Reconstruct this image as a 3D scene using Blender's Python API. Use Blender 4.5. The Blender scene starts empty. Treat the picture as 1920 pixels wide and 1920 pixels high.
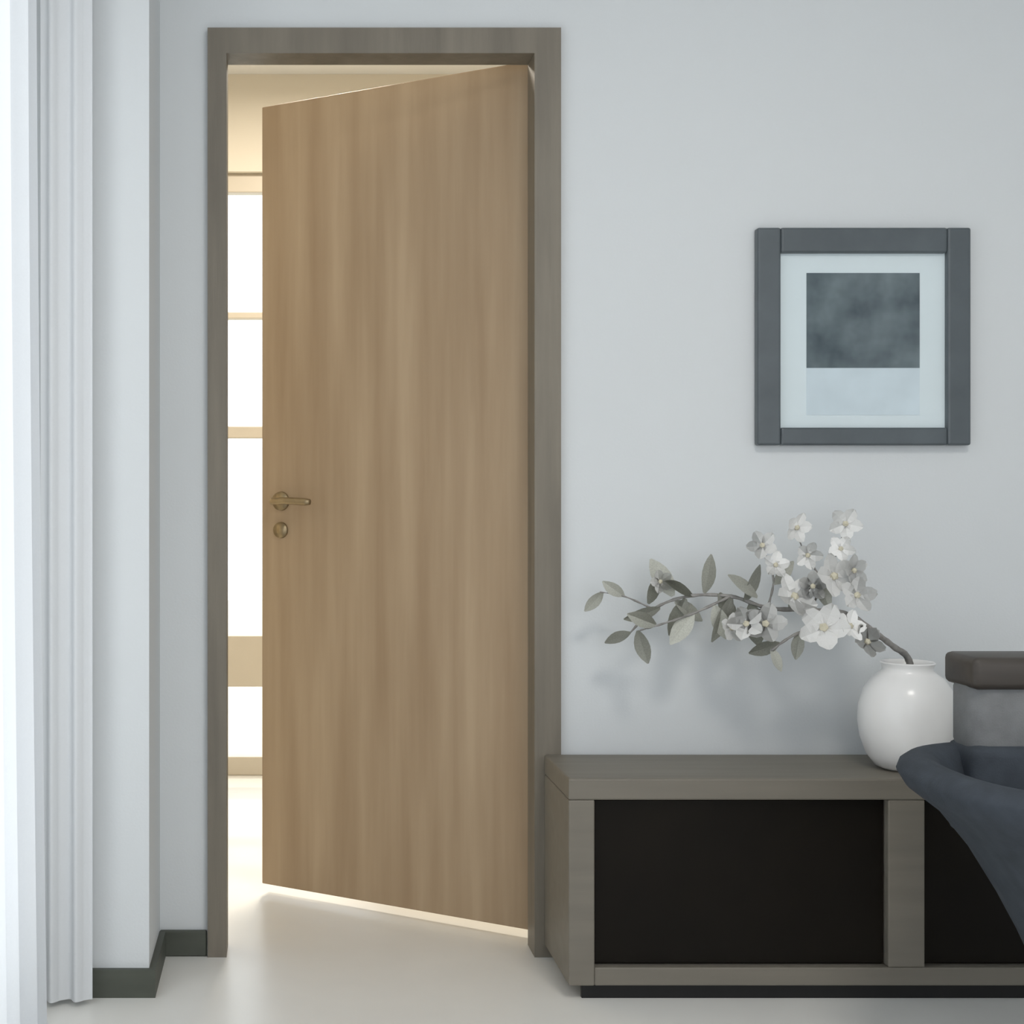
import bpy, bmesh, math, random
from mathutils import Vector, Matrix, Euler

random.seed(7)
S = bpy.context.scene
C = S.collection
PI = math.pi

# ------------------------------------------------------------------ camera
D = 3.2                      # camera to back wall, metres
FP = 2637.0                  # focal length in pixels of the 1920 frame
EYE = 1.05
cd = bpy.data.cameras.new('camera')
cam = bpy.data.objects.new('camera', cd)
C.objects.link(cam)
cam.location = (0, -D, EYE)
cam.rotation_euler = (PI/2, 0, 0)
cd.sensor_width = 36
cd.lens = FP/1920*36
cd.shift_x = (960-530)/1920
cd.shift_y = -(960-925)/1920
cd.clip_start = 0.02
S.camera = cam

# ------------------------------------------------------------------ world, sun, exposure
w = bpy.data.worlds.new('overcast_sky')
S.world = w
w.use_nodes = True
bg = w.node_tree.nodes['Background']
bg.inputs['Color'].default_value = (0.955, 0.968, 1.0, 1)
bg.inputs['Strength'].default_value = 3.0

sd = bpy.data.lights.new('sun', 'SUN')
sd.energy = 2.0
sd.angle = math.radians(4)
sd.color = (1.0, 0.90, 0.74)
sun = bpy.data.objects.new('sun', sd)
C.objects.link(sun)
sun.rotation_euler = Vector((-0.12, -1.0, -1.25)).to_track_quat('-Z', 'Y').to_euler()

S.view_settings.view_transform = 'Standard'
S.view_settings.look = 'None'
S.view_settings.gamma = 1
S.view_settings.use_curve_mapping = False
S.view_settings.exposure = -0.45


def portal(name, loc, rot, sx, sy):
    l = bpy.data.lights.new(name, 'AREA')
    l.shape = 'RECTANGLE'
    l.size, l.size_y = sx, sy
    l.cycles.is_portal = True
    o = bpy.data.objects.new(name, l)
    C.objects.link(o)
    o.location = loc
    o.rotation_euler = rot


# window openings of the room (daylight enters here)
portal('side_window_portal', (-0.74, -1.64, 1.25), (0, -PI/2, 0), 2.3, 2.22)
portal('front_window_portal', (1.2, -5.12, 1.35), (PI/2, 0, 0), 3.4, 2.1)
portal('hall_window_portal', (-0.05, 2.16, 1.14), (-PI/2, 0, 0), 0.95, 2.2)

# ------------------------------------------------------------------ materials


def mat(name, base, rough=0.5, spec=0.5, metal=0.0, scale=(4, 4, 4), var=0.06, detail=4,
        bump=0.0, bump_scale=60, second=None, coat=0.0, grain=False):
    """Principled surface with a procedural colour variation in object space."""
    m = bpy.data.materials.new(name)
    m.use_nodes = True
    nt = m.node_tree
    p = nt.nodes['Principled BSDF']
    p.inputs['Roughness'].default_value = rough
    p.inputs['Specular IOR Level'].default_value = spec
    p.inputs['Metallic'].default_value = metal
    p.inputs['Coat Weight'].default_value = coat
    tc = nt.nodes.new('ShaderNodeTexCoord')
    mp = nt.nodes.new('ShaderNodeMapping')
    mp.inputs['Scale'].default_value = scale
    nt.links.new(tc.outputs['Object'], mp.inputs['Vector'])
    n = nt.nodes.new('ShaderNodeTexNoise')
    n.inputs['Scale'].default_value = 1.0
    n.inputs['Detail'].default_value = detail
    nt.links.new(mp.outputs['Vector'], n.inputs['Vector'])
    r = nt.nodes.new('ShaderNodeValToRGB')
    r.color_ramp.elements[0].position = 0.3
    r.color_ramp.elements[1].position = 0.7
    c2 = second or tuple(min(1, c*(1+var)) for c in base)
    c1 = tuple(c*(1-var) for c in base)
    r.color_ramp.elements[0].color = (*c1, 1)
    r.color_ramp.elements[1].color = (*c2, 1)
    nt.links.new(n.outputs['Fac'], r.inputs['Fac'])
    nt.links.new(r.outputs['Color'], p.inputs['Base Color'])
    if bump > 0:
        n2 = nt.nodes.new('ShaderNodeTexNoise')
        n2.inputs['Scale'].default_value = bump_scale
        nt.links.new((mp if grain else tc).outputs['Vector' if grain else 'Object'], n2.inputs['Vector'])
        b = nt.nodes.new('ShaderNodeBump')
        b.inputs['Strength'].default_value = bump
        b.inputs['Distance'].default_value = 0.01
        nt.links.new(n2.outputs['Fac'], b.inputs['Height'])
        nt.links.new(b.outputs['Normal'], p.inputs['Normal'])
    return m


def glass_mat(name, gloss=0.06):
    m = bpy.data.materials.new(name)
    m.use_nodes = True
    nt = m.node_tree
    nt.nodes.clear()
    out = nt.nodes.new('ShaderNodeOutputMaterial')
    t = nt.nodes.new('ShaderNodeBsdfTransparent')
    t.inputs['Color'].default_value = (0.97, 0.985, 0.98, 1)
    g = nt.nodes.new('ShaderNodeBsdfGlossy')
    g.inputs['Roughness'].default_value = 0.03
    mx = nt.nodes.new('ShaderNodeMixShader')
    mx.inputs['Fac'].default_value = gloss
    nt.links.new(t.outputs[0], mx.inputs[1])
    nt.links.new(g.outputs[0], mx.inputs[2])
    nt.links.new(mx.outputs[0], out.inputs['Surface'])
    return m


def cloth_mat(name, col, trans, clear):
    """Woven cloth: diffuse + translucent, and a share of open weave."""
    m = bpy.data.materials.new(name)
    m.use_nodes = True
    nt = m.node_tree
    nt.nodes.clear()
    out = nt.nodes.new('ShaderNodeOutputMaterial')
    d = nt.nodes.new('ShaderNodeBsdfDiffuse')
    tl = nt.nodes.new('ShaderNodeBsdfTranslucent')
    tc = nt.nodes.new('ShaderNodeTexCoord')
    n = nt.nodes.new('ShaderNodeTexNoise')
    n.inputs['Scale'].default_value = 240
    nt.links.new(tc.outputs['Object'], n.inputs['Vector'])
    r = nt.nodes.new('ShaderNodeValToRGB')
    r.color_ramp.elements[0].color = (*[c*0.96 for c in col], 1)
    r.color_ramp.elements[1].color = (*col, 1)
    nt.links.new(n.outputs['Fac'], r.inputs['Fac'])
    nt.links.new(r.outputs['Color'], d.inputs['Color'])
    nt.links.new(r.outputs['Color'], tl.inputs['Color'])
    mx = nt.nodes.new('ShaderNodeMixShader')
    mx.inputs['Fac'].default_value = trans
    nt.links.new(d.outputs[0], mx.inputs[1])
    nt.links.new(tl.outputs[0], mx.inputs[2])
    tp = nt.nodes.new('ShaderNodeBsdfTransparent')
    m2 = nt.nodes.new('ShaderNodeMixShader')
    m2.inputs['Fac'].default_value = clear
    nt.links.new(mx.outputs[0], m2.inputs[1])
    nt.links.new(tp.outputs[0], m2.inputs[2])
    nt.links.new(m2.outputs[0], out.inputs['Surface'])
    return m


def print_mat(name):
    """The picture's print: a dark grey cloudy scene over a pale lower strip (flat print)."""
    m = bpy.data.materials.new(name)
    m.use_nodes = True
    nt = m.node_tree
    p = nt.nodes['Principled BSDF']
    p.inputs['Roughness'].default_value = 0.7
    tc = nt.nodes.new('ShaderNodeTexCoord')
    n = nt.nodes.new('ShaderNodeTexNoise')
    n.inputs['Scale'].default_value = 11
    n.inputs['Detail'].default_value = 3
    nt.links.new(tc.outputs['Object'], n.inputs['Vector'])
    r = nt.nodes.new('ShaderNodeValToRGB')
    r.color_ramp.elements[0].position = 0.32
    r.color_ramp.elements[0].color = (0.055, 0.075, 0.092, 1)
    r.color_ramp.elements[1].position = 0.72
    r.color_ramp.elements[1].color = (0.20, 0.24, 0.265, 1)
    nt.links.new(n.outputs['Fac'], r.inputs['Fac'])
    nt.links.new(r.outputs['Color'], p.inputs['Base Color'])
    return m


M = {}
M['wall'] = mat('wall_paint', (0.68, 0.708, 0.722), 0.85, 0.2, scale=(1.2, 1.2, 1.2), var=0.015, bump=0.04, bump_scale=180)
M['hall'] = mat('hall_paint', (0.80, 0.74, 0.63), 0.85, 0.2, scale=(1.2,)*3, var=0.015)
M['ceiling'] = mat('ceiling_paint', (0.82, 0.83, 0.83), 0.9, 0.2, scale=(1,)*3, var=0.01)
M['floor'] = mat('pale_floor', (0.83, 0.825, 0.79), 0.30, 0.5, scale=(2.2,)*3, var=0.05, detail=6, bump=0.02, bump_scale=30)
M['skirting'] = mat('dark_skirting', (0.075, 0.082, 0.066), 0.5, 0.4, scale=(9, 9, 30), var=0.12)
M['jamb'] = mat('door_frame_wood', (0.192, 0.170, 0.135), 0.5, 0.4, scale=(22, 22, 2.2), var=0.16, bump=0.08, bump_scale=5, grain=True)
M['leaf'] = mat('oak_veneer', (0.385, 0.268, 0.160), 0.45, 0.4, scale=(16, 16, 1.1), var=0.13, detail=6, bump=0.05, bump_scale=4, grain=True,
                second=(0.45, 0.335, 0.215))
M['brass'] = mat('aged_brass', (0.32, 0.25, 0.15), 0.38, 0.5, 0.85, scale=(40,)*3, var=0.15)
M['taupe'] = mat('taupe_laminate', (0.185, 0.168, 0.138), 0.5, 0.4, scale=(3, 30, 30), var=0.08)
M['black'] = mat('black_front', (0.0062, 0.0045, 0.0025), 0.5, 0.15, scale=(5,)*3, var=0.25)
M['vase'] = mat('white_ceramic', (0.88, 0.875, 0.865), 0.30, 0.5, scale=(10,)*3, var=0.02, coat=0.2)
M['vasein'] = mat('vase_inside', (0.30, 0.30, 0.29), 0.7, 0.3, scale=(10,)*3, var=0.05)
M['twig'] = mat('grey_bark', (0.29, 0.28, 0.265), 0.8, 0.2, scale=(60,)*3, var=0.25, bump=0.2, bump_scale=90)
M['petal'] = mat('white_petal', (0.90, 0.90, 0.885), 0.6, 0.3, scale=(50,)*3, var=0.04)
M['pistil'] = mat('cream_flower_heart', (0.62, 0.58, 0.45), 0.7, 0.3, scale=(90,)*3, var=0.1)
M['leafgrey'] = mat('sage_grey_leaf', (0.50, 0.505, 0.45), 0.6, 0.3, scale=(30,)*3, var=0.12)
M['frame'] = mat('slate_frame', (0.085, 0.102, 0.112), 0.35, 0.5, scale=(12, 12, 12), var=0.14)
M['mat'] = mat('pale_blue_mat_board', (0.80, 0.85, 0.90), 0.9, 0.1, scale=(8,)*3, var=0.015)
M['strip'] = mat('pale_print', (0.70, 0.765, 0.84), 0.8, 0.2, scale=(14,)*3, var=0.06)
M['print'] = print_mat('grey_print')
M['glass'] = glass_mat('clear_glass')
M['picglass'] = glass_mat('picture_glass', 0.02)
M['slate'] = mat('slate_upholstery', (0.052, 0.062, 0.076), 0.85, 0.25, scale=(25,)*3, var=0.14, bump=0.12, bump_scale=320)
M['grey'] = mat('grey_upholstery', (0.20, 0.206, 0.21), 0.9, 0.2, scale=(25,)*3, var=0.1, bump=0.12, bump_scale=320)
M['umber'] = mat('dark_brown_wood', (0.055, 0.047, 0.040), 0.45, 0.4, scale=(3, 40, 40), var=0.2)
M['legs'] = mat('black_leg', (0.010, 0.010, 0.010), 0.5, 0.3, scale=(20,)*3, var=0.1)
M['sheer'] = cloth_mat('white_sheer', (0.90, 0.93, 0.97), 0.55, 0.04)
M['drape'] = cloth_mat('pale_grey_drape', (0.72, 0.74, 0.76), 0.12, 0.0)
M['metal'] = mat('brushed_rail', (0.6, 0.6, 0.6), 0.35, 0.5, 0.9, scale=(30,)*3, var=0.05)
M['upvc'] = mat('cream_window_frame', (0.62, 0.56, 0.46), 0.4, 0.4, scale=(6,)*3, var=0.03)
M['terrace'] = mat('terrace_paving', (0.60, 0.57, 0.50), 0.8, 0.3, scale=(3,)*3, var=0.08)

# ------------------------------------------------------------------ helpers


def box(bm, a, b, mi=0):
    x0, x1 = sorted((a[0], b[0])); y0, y1 = sorted((a[1], b[1])); z0, z1 = sorted((a[2], b[2]))
    v = [bm.verts.new(p) for p in ((x0, y0, z0), (x1, y0, z0), (x1, y1, z0), (x0, y1, z0),
                                   (x0, y0, z1), (x1, y0, z1), (x1, y1, z1), (x0, y1, z1))]
    for f in ((0, 3, 2, 1), (4, 5, 6, 7), (0, 1, 5, 4), (1, 2, 6, 5), (2, 3, 7, 6), (3, 0, 4, 7)):
        fc = bm.faces.new([v[i] for i in f])
        fc.material_index = mi


def bevel(bm, w, seg=2):
    bmesh.ops.bevel(bm, geom=bm.edges[:], offset=w, segments=seg, affect='EDGES', profile=0.5)


def obj(name, bm, m, parent=None, smooth=False, loc=None):
    me = bpy.data.meshes.new(name)
    bmesh.ops.recalc_face_normals(bm, faces=bm.faces[:])
    if smooth:
        for f in bm.faces:
            f.smooth = True
    bm.to_mesh(me)
    bm.free()
    for mm in (m if isinstance(m, (list, tuple)) else [m]):
        me.materials.append(mm)
    o = bpy.data.objects.new(name, me)
    C.objects.link(o)
    if parent is not None:
        o.parent = parent
    if loc is not None:
        o.location = loc
    return o


def boxobj(name, a, b, m, parent=None, bv=0.0, seg=2):
    """One box with its origin at its own base centre; a, b in the parent's space."""
    c = Vector(((a[0]+b[0])/2, (a[1]+b[1])/2, min(a[2], b[2])))
    bm = bmesh.new()
    box(bm, Vector(a)-c, Vector(b)-c)
    if bv:
        bevel(bm, bv, seg)
    return obj(name, bm, m, parent, smooth=False, loc=c)


def thing(name, label, cat, loc=(0, 0, 0), rz=0.0, group=None):
    o = bpy.data.objects.new(name, None)
    C.objects.link(o)
    o.empty_display_size = 0.1
    o.location = loc
    o.rotation_euler = (0, 0, rz)
    o['label'] = label
    o['category'] = cat
    if group:
        o['group'] = group
    return o


def struct(o):
    o['kind'] = 'structure'
    return o


def lathe(bm, prof, n=40, mi=0):
    rings = []
    for r, z in prof:
        rings.append([bm.verts.new((r*math.cos(2*PI*i/n), r*math.sin(2*PI*i/n), z)) for i in range(n)])
    for a, b in zip(rings, rings[1:]):
        for i in range(n):
            f = bm.faces.new((a[i], a[(i+1) % n], b[(i+1) % n], b[i]))
            f.material_index = mi
    return rings


def tube(bm, pts, rads, n=8):
    """A tapering tube through pts."""
    pts = [Vector(p) for p in pts]
    rings = []
    for k, p in enumerate(pts):
        t = (pts[min(k+1, len(pts)-1)] - pts[max(k-1, 0)]).normalized()
        u = t.orthogonal().normalized() if abs(t.z) > 0.99 else t.cross(Vector((0, 0, 1))).normalized()
        v = t.cross(u).normalized()
        rings.append([bm.verts.new(p + rads[k]*(math.cos(2*PI*i/n)*u + math.sin(2*PI*i/n)*v)) for i in range(n)])
    for a, b in zip(rings, rings[1:]):
        for i in range(n):
            bm.faces.new((a[i], a[(i+1) % n], b[(i+1) % n], b[i]))
    bm.faces.new(rings[0][::-1])
    bm.faces.new(rings[-1])


def spline(pts, n=8):
    """Catmull-Rom through pts."""
    P = [Vector(p) for p in pts]
    P = [2*P[0]-P[1]] + P + [2*P[-1]-P[-2]]
    out = []
    for i in range(1, len(P)-2):
        for k in range(n):
            t = k/n
            a, b, c, d = P[i-1:i+3]
            out.append(0.5*((2*b) + (c-a)*t + (2*a-5*b+4*c-d)*t*t + (3*b-a-3*c+d)*t**3))
    out.append(P[-2])
    return out


def at(px, py, y):
    """The point at depth y that the photograph shows at pixel (px, py)."""
    k = (y + D)/FP
    return Vector(((px-530)*k, y, EYE - (py-925)*k))


# ------------------------------------------------------------------ room shell
XL, XR, YF, H = -0.62, 3.2, -5.0, 2.6      # left wall, right wall, wall behind the camera, height
WT = 0.08                                   # partition thickness
OX0, OX1, OZ = -0.155, 0.615, 2.085         # rough opening of the doorway

bm = bmesh.new()
box(bm, (XL-0.12, 0, 0), (OX0, WT, H))
box(bm, (OX1, 0, 0), (XR+0.12, WT, H))
box(bm, (OX0, 0, OZ), (OX1, WT, H))
struct(obj('wall_back', bm, M['wall']))

bm = bmesh.new()                            # pier in the left corner of the back wall
box(bm, (XL, -0.26, 0), (at(300, 900, 0).x, 0.0, H))
struct(obj('wall_pier', bm, M['wall']))

bm = bmesh.new()                            # left wall with its tall window opening
y0, y1, z0, z1 = -2.75, -0.53, 0.10, 2.40
box(bm, (XL-0.12, y1, 0), (XL, 0, H))
box(bm, (XL-0.12, YF-0.12, 0), (XL, y0, H))
box(bm, (XL-0.12, y0, 0), (XL, y1, z0))
box(bm, (XL-0.12, y0, z1), (XL, y1, H))
struct(obj('wall_left', bm, M['wall']))

bm = bmesh.new()
box(bm, (XR, YF-0.12, 0), (XR+0.12, 0, H))
struct(obj('wall_right', bm, M['wall']))

bm = bmesh.new()                            # wall behind the camera with a wide window opening
fx0, fx1, fz0, fz1 = -0.5, 2.9, 0.30, 2.40
box(bm, (XL, YF-0.12, 0), (fx0, YF, H))
box(bm, (fx1, YF-0.12, 0), (XR, YF, H))
box(bm, (fx0, YF-0.12, 0), (fx1, YF, fz0))
box(bm, (fx0, YF-0.12, fz1), (fx1, YF, H))
struct(obj('wall_front', bm, M['wall']))

HX0, HX1, HY = -1.3, 1.6, 2.0               # the hall beyond the door
bm = bmesh.new()
box(bm, (XL-0.12, YF-0.12, -0.12), (XR+0.12, WT, 0))
box(bm, (HX0-0.1, WT, -0.12), (HX1+0.1, HY+0.14, 0))
struct(obj('floor', bm, M['floor']))
bm = bmesh.new()
box(bm, (XL-0.12, YF-0.12, H), (XR+0.12, WT, H+0.1))
box(bm, (HX0-0.1, WT, H), (HX1+0.1, HY+0.14, H+0.1))
struct(obj('ceiling', bm, M['ceiling']))

bm = bmesh.new()
box(bm, (HX0-0.1, WT, 0), (HX0, HY, H))
box(bm, (HX0, WT, 0), (XL-0.12, WT+0.02, H))
struct(obj('wall_hall_left', bm, M['hall']))
bm = bmesh.new()
box(bm, (HX1, WT, 0), (HX1+0.1, HY, H))
struct(obj('wall_hall_right', bm, M['hall']))
hx0, hx1, hz1 = -0.52, 0.42, 2.24           # glazed opening at the end of the hall
bm = bmesh.new()
box(bm, (HX0-0.1, HY, 0), (hx0, HY+0.14, H))
box(bm, (hx1, HY, 0), (HX1+0.1, HY+0.14, H))
box(bm, (hx0, HY, hz1), (hx1, HY+0.14, H))
struct(obj('wall_hall_back', bm, M['hall']))

bm = bmesh.new()                            # sunlit terrace outside the hall
box(bm, (-6, HY+0.14, -0.15), (6, HY+9, -0.03))
struct(obj('ground_terrace', bm, M['terrace']))

# glazed window at the end of the hall: stiles, rails, panes
wn = bpy.data.objects.new('window_1', None)
C.objects.link(wn)
struct(wn)
wn.location = ((hx0+hx1)/2, HY+0.06, 0)
wn['label'] = 'tall sunlit glazed window at the far end of the hall beyond the door'
hw = (hx1-hx0)/2
for s in (-1, 1):
    boxobj('stile', (s*hw, -0.03, 0), (s*(hw-0.07), 0.03, hz1), M['upvc'], wn, 0.004)
rails = [(0.0, 0.07), (0.33, 0.52), (1.255, 1.30), (1.70, 1.725), (hz1-0.07, hz1)]
for a, b in rails:
    boxobj('rail', (-hw+0.07, -0.028, a), (hw-0.07, 0.028, b), M['upvc'], wn, 0.004)
for (a, b), (c, d) in zip(rails, rails[1:]):
    boxobj('pane', (-hw+0.07, -0.003, b), (hw-0.07, 0.003, c), M['glass'], wn)

# window in the left wall, behind the white sheer curtain
wn = bpy.data.objects.new('window_2', None)
C.objects.link(wn)
struct(wn)
wn.location = (XL-0.06, 0, 0)
wn['label'] = 'tall window in the left wall behind the white sheer curtain'
for a, b in ((y0, y0+0.06), (y1-0.06, y1), ((y0+y1)/2-0.03, (y0+y1)/2+0.03)):
    boxobj('stile', (-0.03, a, z0), (0.03, b, z1), M['upvc'], wn, 0.004)
for a, b in ((z0, z0+0.06), (z1-0.06, z1)):
    boxobj('rail', (-0.028, y0+0.06, a), (0.028, (y0+y1)/2-0.03, b), M['upvc'], wn, 0.004)
    boxobj('rail', (-0.028, (y0+y1)/2+0.03, a), (0.028, y1-0.06, b), M['upvc'], wn, 0.004)
for a, b in ((y0+0.06, (y0+y1)/2-0.03), ((y0+y1)/2+0.03, y1-0.06)):
    boxobj('pane', (-0.003, a, z0+0.06), (0.003, b, z1-0.06), M['glass'], wn)

# ------------------------------------------------------------------ skirting
px_pier = at(300, 900, 0).x
SK = 0.058
bm = bmesh.new()
box(bm, (px_pier, -0.014, 0), (-0.172, 0, SK))
bevel(bm, 0.003, 1)
struct(obj('baseboard_back', bm, M['skirting']))
bm = bmesh.new()
box(bm, (XL, -0.274, 0), (px_pier+0.014, -0.26, SK))
box(bm, (px_pier, -0.26, 0), (px_pier+0.014, -0.014, SK))
struct(obj('baseboard_pier', bm, M['skirting']))
bm = bmesh.new()
box(bm, (0.633, -0.014, 0), (XR, 0, SK))
bevel(bm, 0.003, 1)
struct(obj('baseboard_right', bm, M['skirting']))

# ------------------------------------------------------------------ door
dr = bpy.data.objects.new('door_1', None)
C.objects.link(dr)
struct(dr)
dr['label'] = 'oak-brown wooden door ajar in a dark grey-brown frame'
JX0, JX1 = -0.127, 0.570                    # clear width between the jambs
JZ = 2.046
LO, RO, TO = -0.170, 0.630, 2.104           # outer edges of the architrave


def jamb(x_in, x_out, x_wall):
    bm = bmesh.new()
    box(bm, (x_in, -0.018, 0), (x_out, 0.0, TO))             # face on the wall
    box(bm, (x_in, 0.0, 0), (x_wall, 0.070, TO-0.02))        # lining inside the opening
    return obj('jamb', bm, M['jamb'], dr)


jamb(JX0, LO, OX0)
jamb(JX1, RO, OX1)
bm = bmesh.new()
box(bm, (JX0, -0.018, JZ), (JX1, 0.0, TO))
box(bm, (JX0, 0.0, JZ), (JX1, 0.070, OZ))
obj('head', bm, M['jamb'], dr)

LW, LT, LB, LH = 0.76, 0.040, 0.030, 2.060
leaf_pivot = Vector((0.590, 0.074, 0))
bm = bmesh.new()
box(bm, (-LW, 0, LB), (0, LT, LH))
bevel(bm, 0.003, 2)
leaf = obj('door_leaf', bm, M['leaf'], dr, loc=leaf_pivot)
leaf.rotation_euler = (0, 0, -math.radians(32))
# lever handle and lock rosette near the free edge, front face looks to -Y
bm = bmesh.new()
n = 20
for (cx, cz, r, d) in ((-0.70, 1.03, 0.025, 0.008), (-0.70, 0.955, 0.021, 0.008)):
    ring0 = [bm.verts.new((cx+r*math.cos(2*PI*i/n), 0.0, cz+r*math.sin(2*PI*i/n))) for i in range(n)]
    ring1 = [bm.verts.new((cx+r*0.94*math.cos(2*PI*i/n), -d, cz+r*0.94*math.sin(2*PI*i/n))) for i in range(n)]
    for i in range(n):
        bm.faces.new((ring0[i], ring0[(i+1) % n], ring1[(i+1) % n], ring1[i]))
    bm.faces.new(ring1)
tube(bm, [(-0.70, -0.006, 1.03), (-0.70, -0.045, 1.03)], [0.009, 0.009], 12)
tube(bm, spline([(-0.70, -0.045, 1.03), (-0.685, -0.052, 1.03), (-0.65, -0.052, 1.031), (-0.585, -0.048, 1.028)], 5),
     [0.009]*15 + [0.007], 12)
obj('lever_handle', bm, M['brass'], leaf, smooth=True)
for z in (0.25, 1.03, 1.82):
    bm = bmesh.new()
    tube(bm, [(0.007, -0.003, z-0.05), (0.007, -0.003, z+0.05)], [0.007, 0.007], 12)
    obj('hinge', bm, M['brass'], leaf, smooth=True)

# ------------------------------------------------------------------ curtains


def curtain_mesh(path, z0, z1, normal, amp, waves, flare=0.0, nu=220, nz=36):
    """A hanging cloth along path (start, end) with soft folds that open out towards the hem."""
    a, b = Vector(path[0]), Vector(path[1])
    nrm = Vector(normal)
    bm = bmesh.new()
    rows = []
    ph = [random.uniform(0, 6.28) for _ in range(4)]
    for k in range(nz+1):
        t = k/nz                       # 0 at the top, 1 at the hem
        row = []
        for i in range(nu+1):
            u = i/nu
            f = math.sin(2*PI*waves*u + ph[0] + 0.5*math.sin(2*PI*2.3*u+ph[1]) + 0.25*t*math.sin(5*u+ph[2]))
            f = math.copysign(abs(f)**0.8, f)
            o = amp*(0.65+0.45*t)*f + amp*0.25*math.sin(2*PI*waves*0.43*u+ph[3]) + flare*t*t
            p = a.lerp(b, u) + nrm*o
            row.append(bm.verts.new((p.x, p.y, z1 + (z0-z1)*t)))
        rows.append(row)
    for r0, r1 in zip(rows, rows[1:]):
        for i in range(nu):
            bm.faces.new((r0[i], r0[i+1], r1[i+1], r1[i]))
    return bm


YC0, YC1 = -0.545, -2.80
cu = thing('sheer_curtain', 'bright white sheer curtain hanging along the window at the left edge', 'curtain', (-0.477, YC0, 0))
bm = curtain_mesh(((0, 0, 0), (-0.012, YC1-YC0, 0)), 0.045, 2.49, (1, 0, 0), 0.018, 17, flare=0.014, nu=420)
obj('curtain_fabric', bm, M['sheer'], cu, smooth=True)
random.seed(3)
bm = bmesh.new()                            # weighted hem band at the foot of the sheer
box(bm, (-0.004, 0, 0.012), (0.020, YC1-YC0, 0.045))
bevel(bm, 0.004, 2)
obj('hem', bm, M['sheer'], cu)

dp = thing('grey_drape', 'pale grey floor-length drape in the corner beside the white sheer curtain', 'curtain', (-0.424, -0.325, 0))
bm = curtain_mesh(((-0.072, 0, 0), (0.034, 0.0, 0)), 0.012, 2.49, (0, 1, 0), 0.009, 2.1, nu=90)
obj('curtain_fabric', bm, M['drape'], dp, smooth=True)

rl = thing('curtain_rail', 'slim metal rail that carries the curtains above the side window', 'curtain rail', (-0.51, -0.30, 2.49))
bm = bmesh.new()
tube(bm, [(0, 0, 0.012), (0, -2.6, 0.012)], [0.011, 0.011], 12)
tube(bm, [(0, 0, 0.012), (0.16, -0.035, 0.012)], [0.011, 0.011], 12)
obj('rail_tube', bm, M['metal'], rl, smooth=True)
for y in (-0.1, -1.3, -2.5):
    boxobj('bracket', (-0.11, y-0.01, 0.004), (0, y+0.01, 0.020), M['metal'], rl)

# ------------------------------------------------------------------ low sideboard
SX0, SX1, SY0, SY1 = 0.592, 1.993, -0.290, -0.018
sb = thing('sideboard', 'low taupe sideboard with black fronts under the framed picture', 'sideboard', ((SX0+SX1)/2, (SY0+SY1)/2, 0))
hx, hy = (SX1-SX0)/2, (SY1-SY0)/2


def sx(x):
    return x-(SX0+SX1)/2


TZ0, TZ1 = 0.415, 0.4595
boxobj('top_panel', (-hx, -hy, TZ0), (hx, hy, TZ1), M['taupe'], sb, 0.004)
BZ0, BZ1 = 0.030, 0.068
boxobj('bottom_panel', (-hx+0.054, -hy+0.002, BZ0), (hx-0.054, hy, BZ1), M['taupe'], sb, 0.003)
for a, b in ((SX0, SX0+0.054), (SX1-0.054, SX1)):
    boxobj('side_panel', (sx(a), -hy+0.001, BZ0), (sx(b), hy, TZ0), M['taupe'], sb, 0.003)
DX0, DX1 = 1.254, 1.330
boxobj('divider', (sx(DX0), -hy+0.002, BZ1), (sx(DX1), hy, TZ0), M['taupe'], sb, 0.003)
boxobj('back_panel', (sx(SX0+0.054), hy-0.012, BZ1), (sx(SX1-0.054), hy-0.004, TZ0), M['black'], sb)
for a, b in ((SX0+0.054, DX0), (DX1, SX1-0.054)):
    boxobj('door', (sx(a)+0.003, -hy+0.020, BZ1+0.003), (sx(b)-0.003, -hy+0.038, TZ0-0.003), M['black'], sb, 0.002)
for s in (-1, 1):
    for t in (-1, 1):
        boxobj('foot', (s*(hx-0.10)-0.03, t*(hy-0.05)-0.025, 0), (s*(hx-0.10)+0.03, t*(hy-0.05)+0.025, BZ0), M['legs'], sb, 0.003)
boxobj('plinth', (-hx+0.03, -hy+0.016, 0.0), (hx-0.03, -hy+0.026, BZ0), M['legs'], sb)

# ------------------------------------------------------------------ vase
VP = Vector((1.342, -0.180, TZ1))
vs = thing('vase', 'round white ceramic vase on the sideboard holding the blossom branch', 'vase', VP)
prof = [(0.0, 0.0), (0.052, 0.0), (0.066, 0.006), (0.084, 0.030), (0.096, 0.065), (0.101, 0.100), (0.099, 0.135),
        (0.089, 0.170), (0.072, 0.195), (0.058, 0.205), (0.051, 0.212), (0.052, 0.220), (0.056, 0.227)]
bm = bmesh.new()
lathe(bm, prof[1:], 48)
bm.faces.new([v for v in bm.verts[:48]][::-1])
obj('vessel', bm, M['vase'], vs, smooth=True)
bm = bmesh.new()
lathe(bm, [(0.056, 0.227), (0.054, 0.2295), (0.049, 0.227), (0.046, 0.215)], 48)
obj('rim', bm, M['vase'], vs, smooth=True)
bm = bmesh.new()
rg = lathe(bm, [(0.046, 0.215), (0.052, 0.200), (0.080, 0.165), (0.086, 0.11), (0.06, 0.02)], 48)
bm.faces.new(rg[-1])
obj('inside', bm, M['vasein'], vs, smooth=True)

# ------------------------------------------------------------------ blossom branch in the vase
BY = -0.17
br = thing('blossom_branch', 'dry grey branch with white blossoms and sage leaves arching left from the vase', 'branch',
           (VP.x, VP.y, TZ1+0.03))
base = br.location


def loc(px, py, y):
    return at(px, py, y) - base


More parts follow.
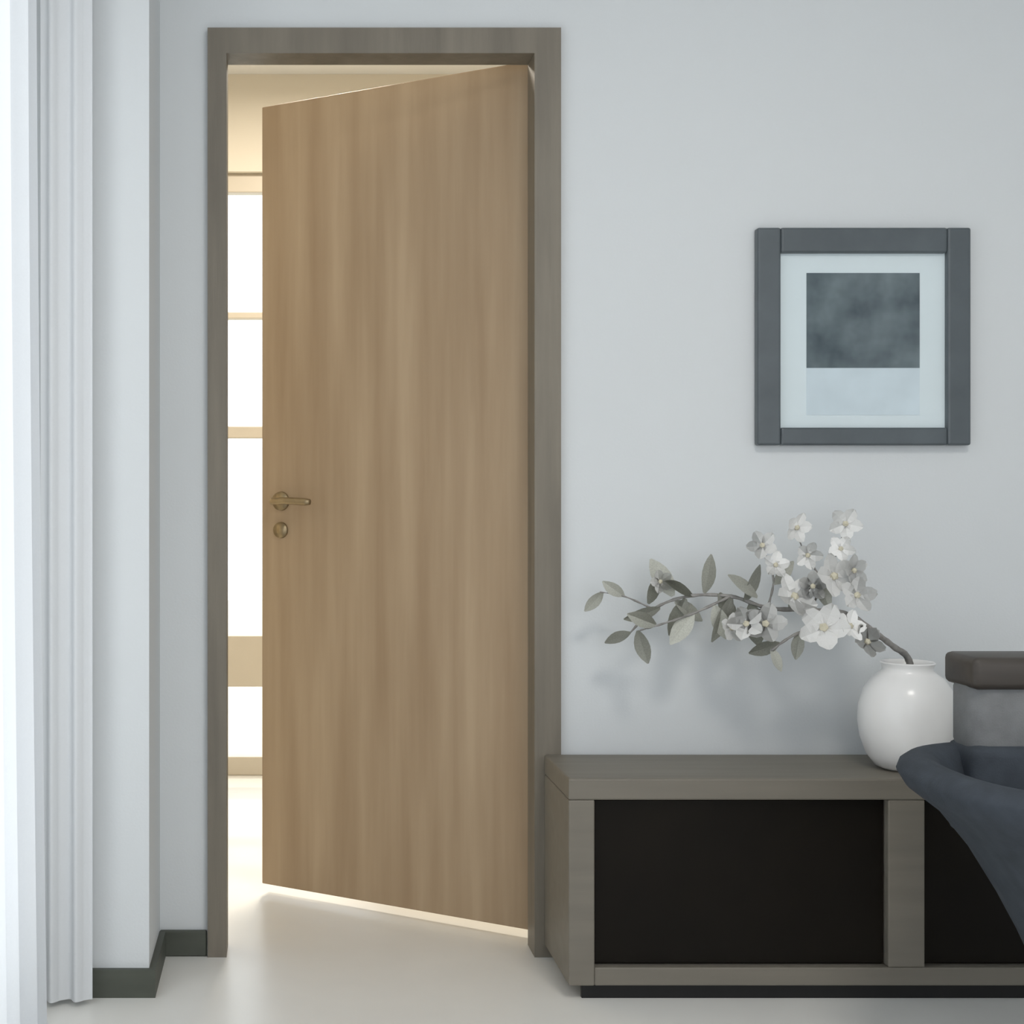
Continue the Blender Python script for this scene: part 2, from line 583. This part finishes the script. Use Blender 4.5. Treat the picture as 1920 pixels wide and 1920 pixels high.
main = [Vector((0.01, 0.0, 0.0)), Vector((0.012, 0.0, 0.12)), loc(1704, 1238, BY), loc(1675, 1212, -0.19), loc(1640, 1186, -0.20),
        loc(1590, 1152, -0.19), loc(1520, 1144, -0.17), loc(1440, 1140, -0.15), loc(1370, 1118, -0.13), loc(1290, 1118, -0.12),
        loc(1225, 1142, -0.11), loc(1182, 1186, -0.11)]
low = [loc(1590, 1152, -0.19), loc(1545, 1172, -0.21), loc(1490, 1190, -0.21), loc(1445, 1220, -0.20)]
up = [loc(1520, 1144, -0.17), loc(1545, 1090, -0.15), loc(1572, 1030, -0.13), loc(1585, 985, -0.12)]
up2 = [loc(1440, 1140, -0.15), loc(1450, 1085, -0.16), loc(1432, 1030, -0.17)]
up3 = [loc(1545, 1090, -0.15), loc(1510, 1040, -0.13), loc(1492, 990, -0.13)]
mid = [loc(1370, 1118, -0.13), loc(1300, 1150, -0.14), loc(1235, 1172, -0.15), loc(1200, 1182, -0.15)]
left = [loc(1225, 1142, -0.11), loc(1170, 1118, -0.10), loc(1125, 1110, -0.10)]
bm = bmesh.new()
for pts, r0, r1 in ((main, 0.0085, 0.0022), (low, 0.0055, 0.002), (up, 0.0030, 0.0012), (up2, 0.0028, 0.0012), (up3, 0.0026, 0.0012),
                    (mid, 0.0035, 0.0014), (left, 0.0022, 0.0012)):
    sp = spline(pts, 8)
    tube(bm, sp, [r0+(r1-r0)*i/(len(sp)-1) + 0.0006*math.sin(i*1.7) for i in range(len(sp))], 8)
obj('stem', bm, M['twig'], br, smooth=True)


def leaf_mesh():
    bm = bmesh.new()
    n = 6
    rows = []
    for i in range(n+1):
        t = i/n
        wd = 0.5*math.sin(PI*min(1, t*0.94+0.04))**0.8*0.46
        z = -0.10*t*t
        rows.append([bm.verts.new((t, s*wd, z+0.10*abs(s)*wd)) for s in (-1, 0, 1)])
    for a, b in zip(rows, rows[1:]):
        for j in range(2):
            bm.faces.new((a[j], a[j+1], b[j+1], b[j]))
    geo = bmesh.ops.solidify(bm, geom=bm.faces[:], thickness=0.012)
    return bm


def blossom_mesh():
    bm = bmesh.new()
    for k in range(5):
        a0 = 2*PI*k/5
        rows = []
        for i in range(5):
            t = i/4
            wd = (0.10, 0.30, 0.40, 0.34, 0.10)[i]
            r = 0.08+0.92*t
            z = 0.10+0.36*t*t*(1-0.35*t)
            row = []
            for s in (-1, 0, 1):
                x, y = r, s*wd
                row.append(bm.verts.new((x*math.cos(a0)-y*math.sin(a0), x*math.sin(a0)+y*math.cos(a0), z+0.08*abs(s)+0.02*k)))
            rows.append(row)
        for a, b in zip(rows, rows[1:]):
            for j in range(2):
                bm.faces.new((a[j], a[j+1], b[j+1], b[j]))
    bmesh.ops.solidify(bm, geom=bm.faces[:], thickness=0.02)
    for f in bm.faces:
        f.material_index = 0
    n0 = len(bm.faces)
    bmesh.ops.create_icosphere(bm, subdivisions=1, radius=0.20, matrix=Matrix.Translation((0, 0, 0.20)))
    bm.faces.ensure_lookup_table()
    for f in bm.faces[n0:]:
        f.material_index = 1
    return bm


leaf0 = blos0 = None
leaves = [(1238, 1140, -0.12, 62, 200), (1262, 1118, -0.12, 70, 120), (1285, 1122, -0.12, 66, 250), (1320, 1112, -0.12, 66, 70),
          (1348, 1112, -0.13, 72, 300), (1372, 1118, -0.13, 80, 250), (1395, 1128, -0.14, 66, 60), (1408, 1130, -0.14, 72, 280),
          (1440, 1140, -0.15, 58, 210), (1450, 1095, -0.16, 54, 40), (1480, 1142, -0.16, 52, 60), (1230, 1172, -0.15, 54, 160),
          (1300, 1150, -0.14, 62, 230), (1340, 1135, -0.14, 60, 290), (1196, 1182, -0.15, 56, 285), (1182, 1186, -0.11, 44, 200),
          (1170, 1118, -0.10, 46, 150), (1130, 1110, -0.10, 44, 230), (1215, 1132, -0.11, 50, 60), (1445, 1216, -0.20, 42, 300),
          (1462, 1206, -0.20, 50, 200), (1555, 1140, -0.18, 48, 110), (1500, 1185, -0.21, 44, 260), (1420, 1120, -0.15, 60, 140),
          (1300, 1118, -0.12, 56, 150), (1265, 1128, -0.12, 60, 330)]
for i, (px, py, y, size, ang) in enumerate(leaves):
    if leaf0 is None:
        o = leaf0 = obj('leaf', leaf_mesh(), M['leafgrey'], br, smooth=False)
    else:
        o = leaf0.copy()
        C.objects.link(o)
        o.parent = br
    s = size*1.12/824
    o.location = loc(px, py, y)
    a = math.radians(ang)
    o.scale = (s, s, s)
    # leaf plane roughly faces the room, twisted a little
    o.rotation_euler = (Matrix.Rotation(random.uniform(-0.5, 0.5), 3, 'Z') @ Matrix.Rotation(-a, 3, 'Y') @
                        Matrix.Rotation(PI/2+random.uniform(-0.7, 0.7), 3, 'X')).to_euler()
blossoms = [(1484, 1122, -0.18, 34), (1604, 1118, -0.19, 27), (1558, 1082, -0.17, 33), (1545, 1180, -0.22, 36), (1436, 1172, -0.19, 30),
            (1585, 982, -0.13, 24), (1490, 988, -0.14, 23), (1430, 1024, -0.18, 22), (1622, 1206, -0.22, 26), (1596, 1070, -0.17, 24),
            (1512, 1040, -0.14, 21), (1575, 1030, -0.14, 20), (1400, 1172, -0.18, 26), (1590, 1176, -0.22, 24), (1522, 1100, -0.17, 22),
            (1452, 1060, -0.17, 20), (1368, 1178, -0.16, 22), (1236, 1090, -0.12, 18)]
for i, (px, py, y, r) in enumerate(blossoms):
    if blos0 is None:
        o = blos0 = obj('blossom', blossom_mesh(), [M['petal'], M['pistil']], br, smooth=False)
    else:
        o = blos0.copy()
        C.objects.link(o)
        o.parent = br
    s = r*1.3/873
    o.location = loc(px, py, y)
    o.scale = (s, s, s)
    d = Vector((random.uniform(-0.5, 0.5), -1, random.uniform(-0.2, 0.6)))
    q = d.to_track_quat('Z', 'Y')
    o.rotation_euler = (q.to_matrix() @ Matrix.Rotation(random.uniform(0, 6.28), 3, 'Z')).to_euler()

# ------------------------------------------------------------------ framed picture
pf = thing('framed_picture', 'square slate-framed print with a pale mat on the wall above the sideboard', 'picture',
           (at(1619, 631, -0.02).x, 0, at(1619, 835, -0.02).z))
ph = at(1819, 631, -0.022).x - at(1619, 631, -0.022).x
pz = at(1619, 427, -0.022).z - at(1619, 835, -0.022).z
fw = 0.053
frw = [('left', (-ph, 0), (-ph+fw, pz)), ('right', (ph-fw, 0), (ph, pz)), ('top', (-ph+fw, pz-fw-0.004), (ph-fw, pz)), ('low', (-ph+fw, 0), (ph-fw, 0.040))]
for nm, a, b in frw:
    boxobj('frame_bar', (a[0], -0.026, a[1]), (b[0], -0.001, b[1]), M['frame'], pf, 0.005, 3)
boxobj('mat_board', (-ph+fw-0.004, -0.011, 0.036), (ph-fw+0.004, -0.006, pz-fw), M['mat'], pf)
x0 = at(1512, 0, -0.011).x - pf.location.x
x1 = at(1724, 0, -0.011).x - pf.location.x
zt = at(0, 512, -0.011).z - pf.location.z
zm = at(0, 690, -0.011).z - pf.location.z
zb = at(0, 778, -0.011).z - pf.location.z
boxobj('print', (x0, -0.0122, zm), (x1, -0.011, zt), M['print'], pf)
boxobj('print_margin', (x0, -0.0120, zb), (x1, -0.011, zm), M['strip'], pf)
boxobj('glass_pane', (-ph+fw-0.004, -0.017, 0.036), (ph-fw+0.004, -0.015, pz-fw), M['picglass'], pf)

# ------------------------------------------------------------------ armchair at the right edge
ch = thing('armchair', 'slate upholstered armchair with brown top rail in front of the sideboard', 'armchair', (1.415, -0.86, 0))


def sup(a, hx, hy, e=2.6):
    c, s = math.cos(a), math.sin(a)
    return (math.copysign(abs(c)**(2/e), c)*hx, math.copysign(abs(s)**(2/e), s)*hy)


def shell_mesh():
    """A tub: two arms that run into the back, open towards the front, tapering to the seat base."""
    bm = bmesh.new()
    nA = 48
    a0, a1 = math.radians(-52), math.radians(232)
    levels = [(0.26, 0.145, 0.15), (0.30, 0.162, 0.165), (0.36, 0.192, 0.19), (0.44, 0.238, 0.23), (0.50, 0.285, 0.265), (0.54, 0.337, 0.295), (0.565, 0.352, 0.305)]
    cols = []
    for i in range(nA+1):
        a = a0+(a1-a0)*i/nA
        # arms lower at the front
        dip = 0.0
        col = []
        for z, hx, hy in levels:
            x, y = sup(a, hx, hy)
            col.append((x, y, z))
        # roll over the top and down the inside
        hx, hy = 0.352, 0.305
        for k in range(1, 6):
            t = PI*k/6
            w = 0.035*(1-math.cos(t))
            x, y = sup(a, hx-w, hy-w)
            col.append((x, y, 0.565+0.028*math.sin(t)))
        for z, w in ((0.565, 0.070), (0.50, 0.082), (0.44, 0.090), (0.38, 0.095)):
            x, y = sup(a, 0.352-w-(0.565-z)*0.42, 0.305-w-(0.565-z)*0.16)
            col.append((x, y, z))
        cols.append([bm.verts.new(p) for p in col])
    for c0, c1 in zip(cols, cols[1:]):
        for k in range(len(c0)-1):
            bm.faces.new((c0[k], c1[k], c1[k+1], c0[k+1]))
        bm.faces.new((c0[-1], c1[-1], c1[0], c0[0]))
    bm.faces.new(cols[0])
    bm.faces.new(cols[-1][::-1])
    return bm


obj('shell', shell_mesh(), M['slate'], ch, smooth=True)
bm = bmesh.new()
box(bm, (-0.150, -0.165, 0.365), (0.150, 0.145, 0.455))
bevel(bm, 0.04, 4)
obj('seat_cushion', bm, M['slate'], ch, smooth=True)
bm = bmesh.new()
box(bm, (-0.190, 0.150, 0.43), (0.190, 0.266, 0.600))
bevel(bm, 0.02, 4)
obj('back_base', bm, M['slate'], ch, smooth=True)
bm = bmesh.new()
box(bm, (-0.185, 0.165, 0.575), (0.185, 0.262, 0.725))
bevel(bm, 0.028, 4)
obj('back_cushion', bm, M['grey'], ch, smooth=True)
bm = bmesh.new()
box(bm, (-0.188, 0.155, 0.700), (0.188, 0.275, 0.758))
bevel(bm, 0.012, 3)
obj('top_rail', bm, M['umber'], ch, smooth=True)
bm = bmesh.new()
lathe(bm, [(0.0, 0.29), (0.10, 0.29), (0.10, 0.262), (0.032, 0.255), (0.030, 0.03)], 32)
obj('pedestal', bm, M['legs'], ch, smooth=True)
bm = bmesh.new()
lathe(bm, [(0.0, 0.032), (0.05, 0.030), (0.20, 0.016), (0.215, 0.010), (0.215, 0.0), (0.0, 0.0)], 48)
obj('base_plate', bm, M['legs'], ch, smooth=True)

# ------------------------------------------------------------------ added fill lamps on the ceilings (unseen, above the frame)


def fill_lamp(label, x, y, r, watts, col):
    t = thing('ceiling_fill', label, 'ceiling lamp', (x, y, H))
    bm = bmesh.new()
    lathe(bm, [(0.0, 0.0), (r, 0.0), (r, -0.05), (r-0.012, -0.05), (r-0.012, -0.03), (0.0, -0.03)], 40)
    obj('housing', bm, M['metal'], t, smooth=False)
    l = bpy.data.lights.new('lamp', 'AREA')
    l.shape = 'DISK'
    l.size = 2*(r-0.014)
    l.energy = watts
    l.color = col
    o = bpy.data.objects.new('lamp', l)
    C.objects.link(o)
    o.parent = t
    o.location = (0, 0, -0.045)


fill_lamp('added round fill lamp on the ceiling in the middle of the room', 0.9, -2.0, 0.30, 26, (1.0, 0.95, 0.88))  # unseen lamp, added to lighten the floor and warm the room
fill_lamp('added round warm fill lamp in the hall beyond the door', 0.1, 1.0, 0.20, 45, (1.0, 0.91, 0.78))  # unseen lamp, added to brighten the hall walls and window rails
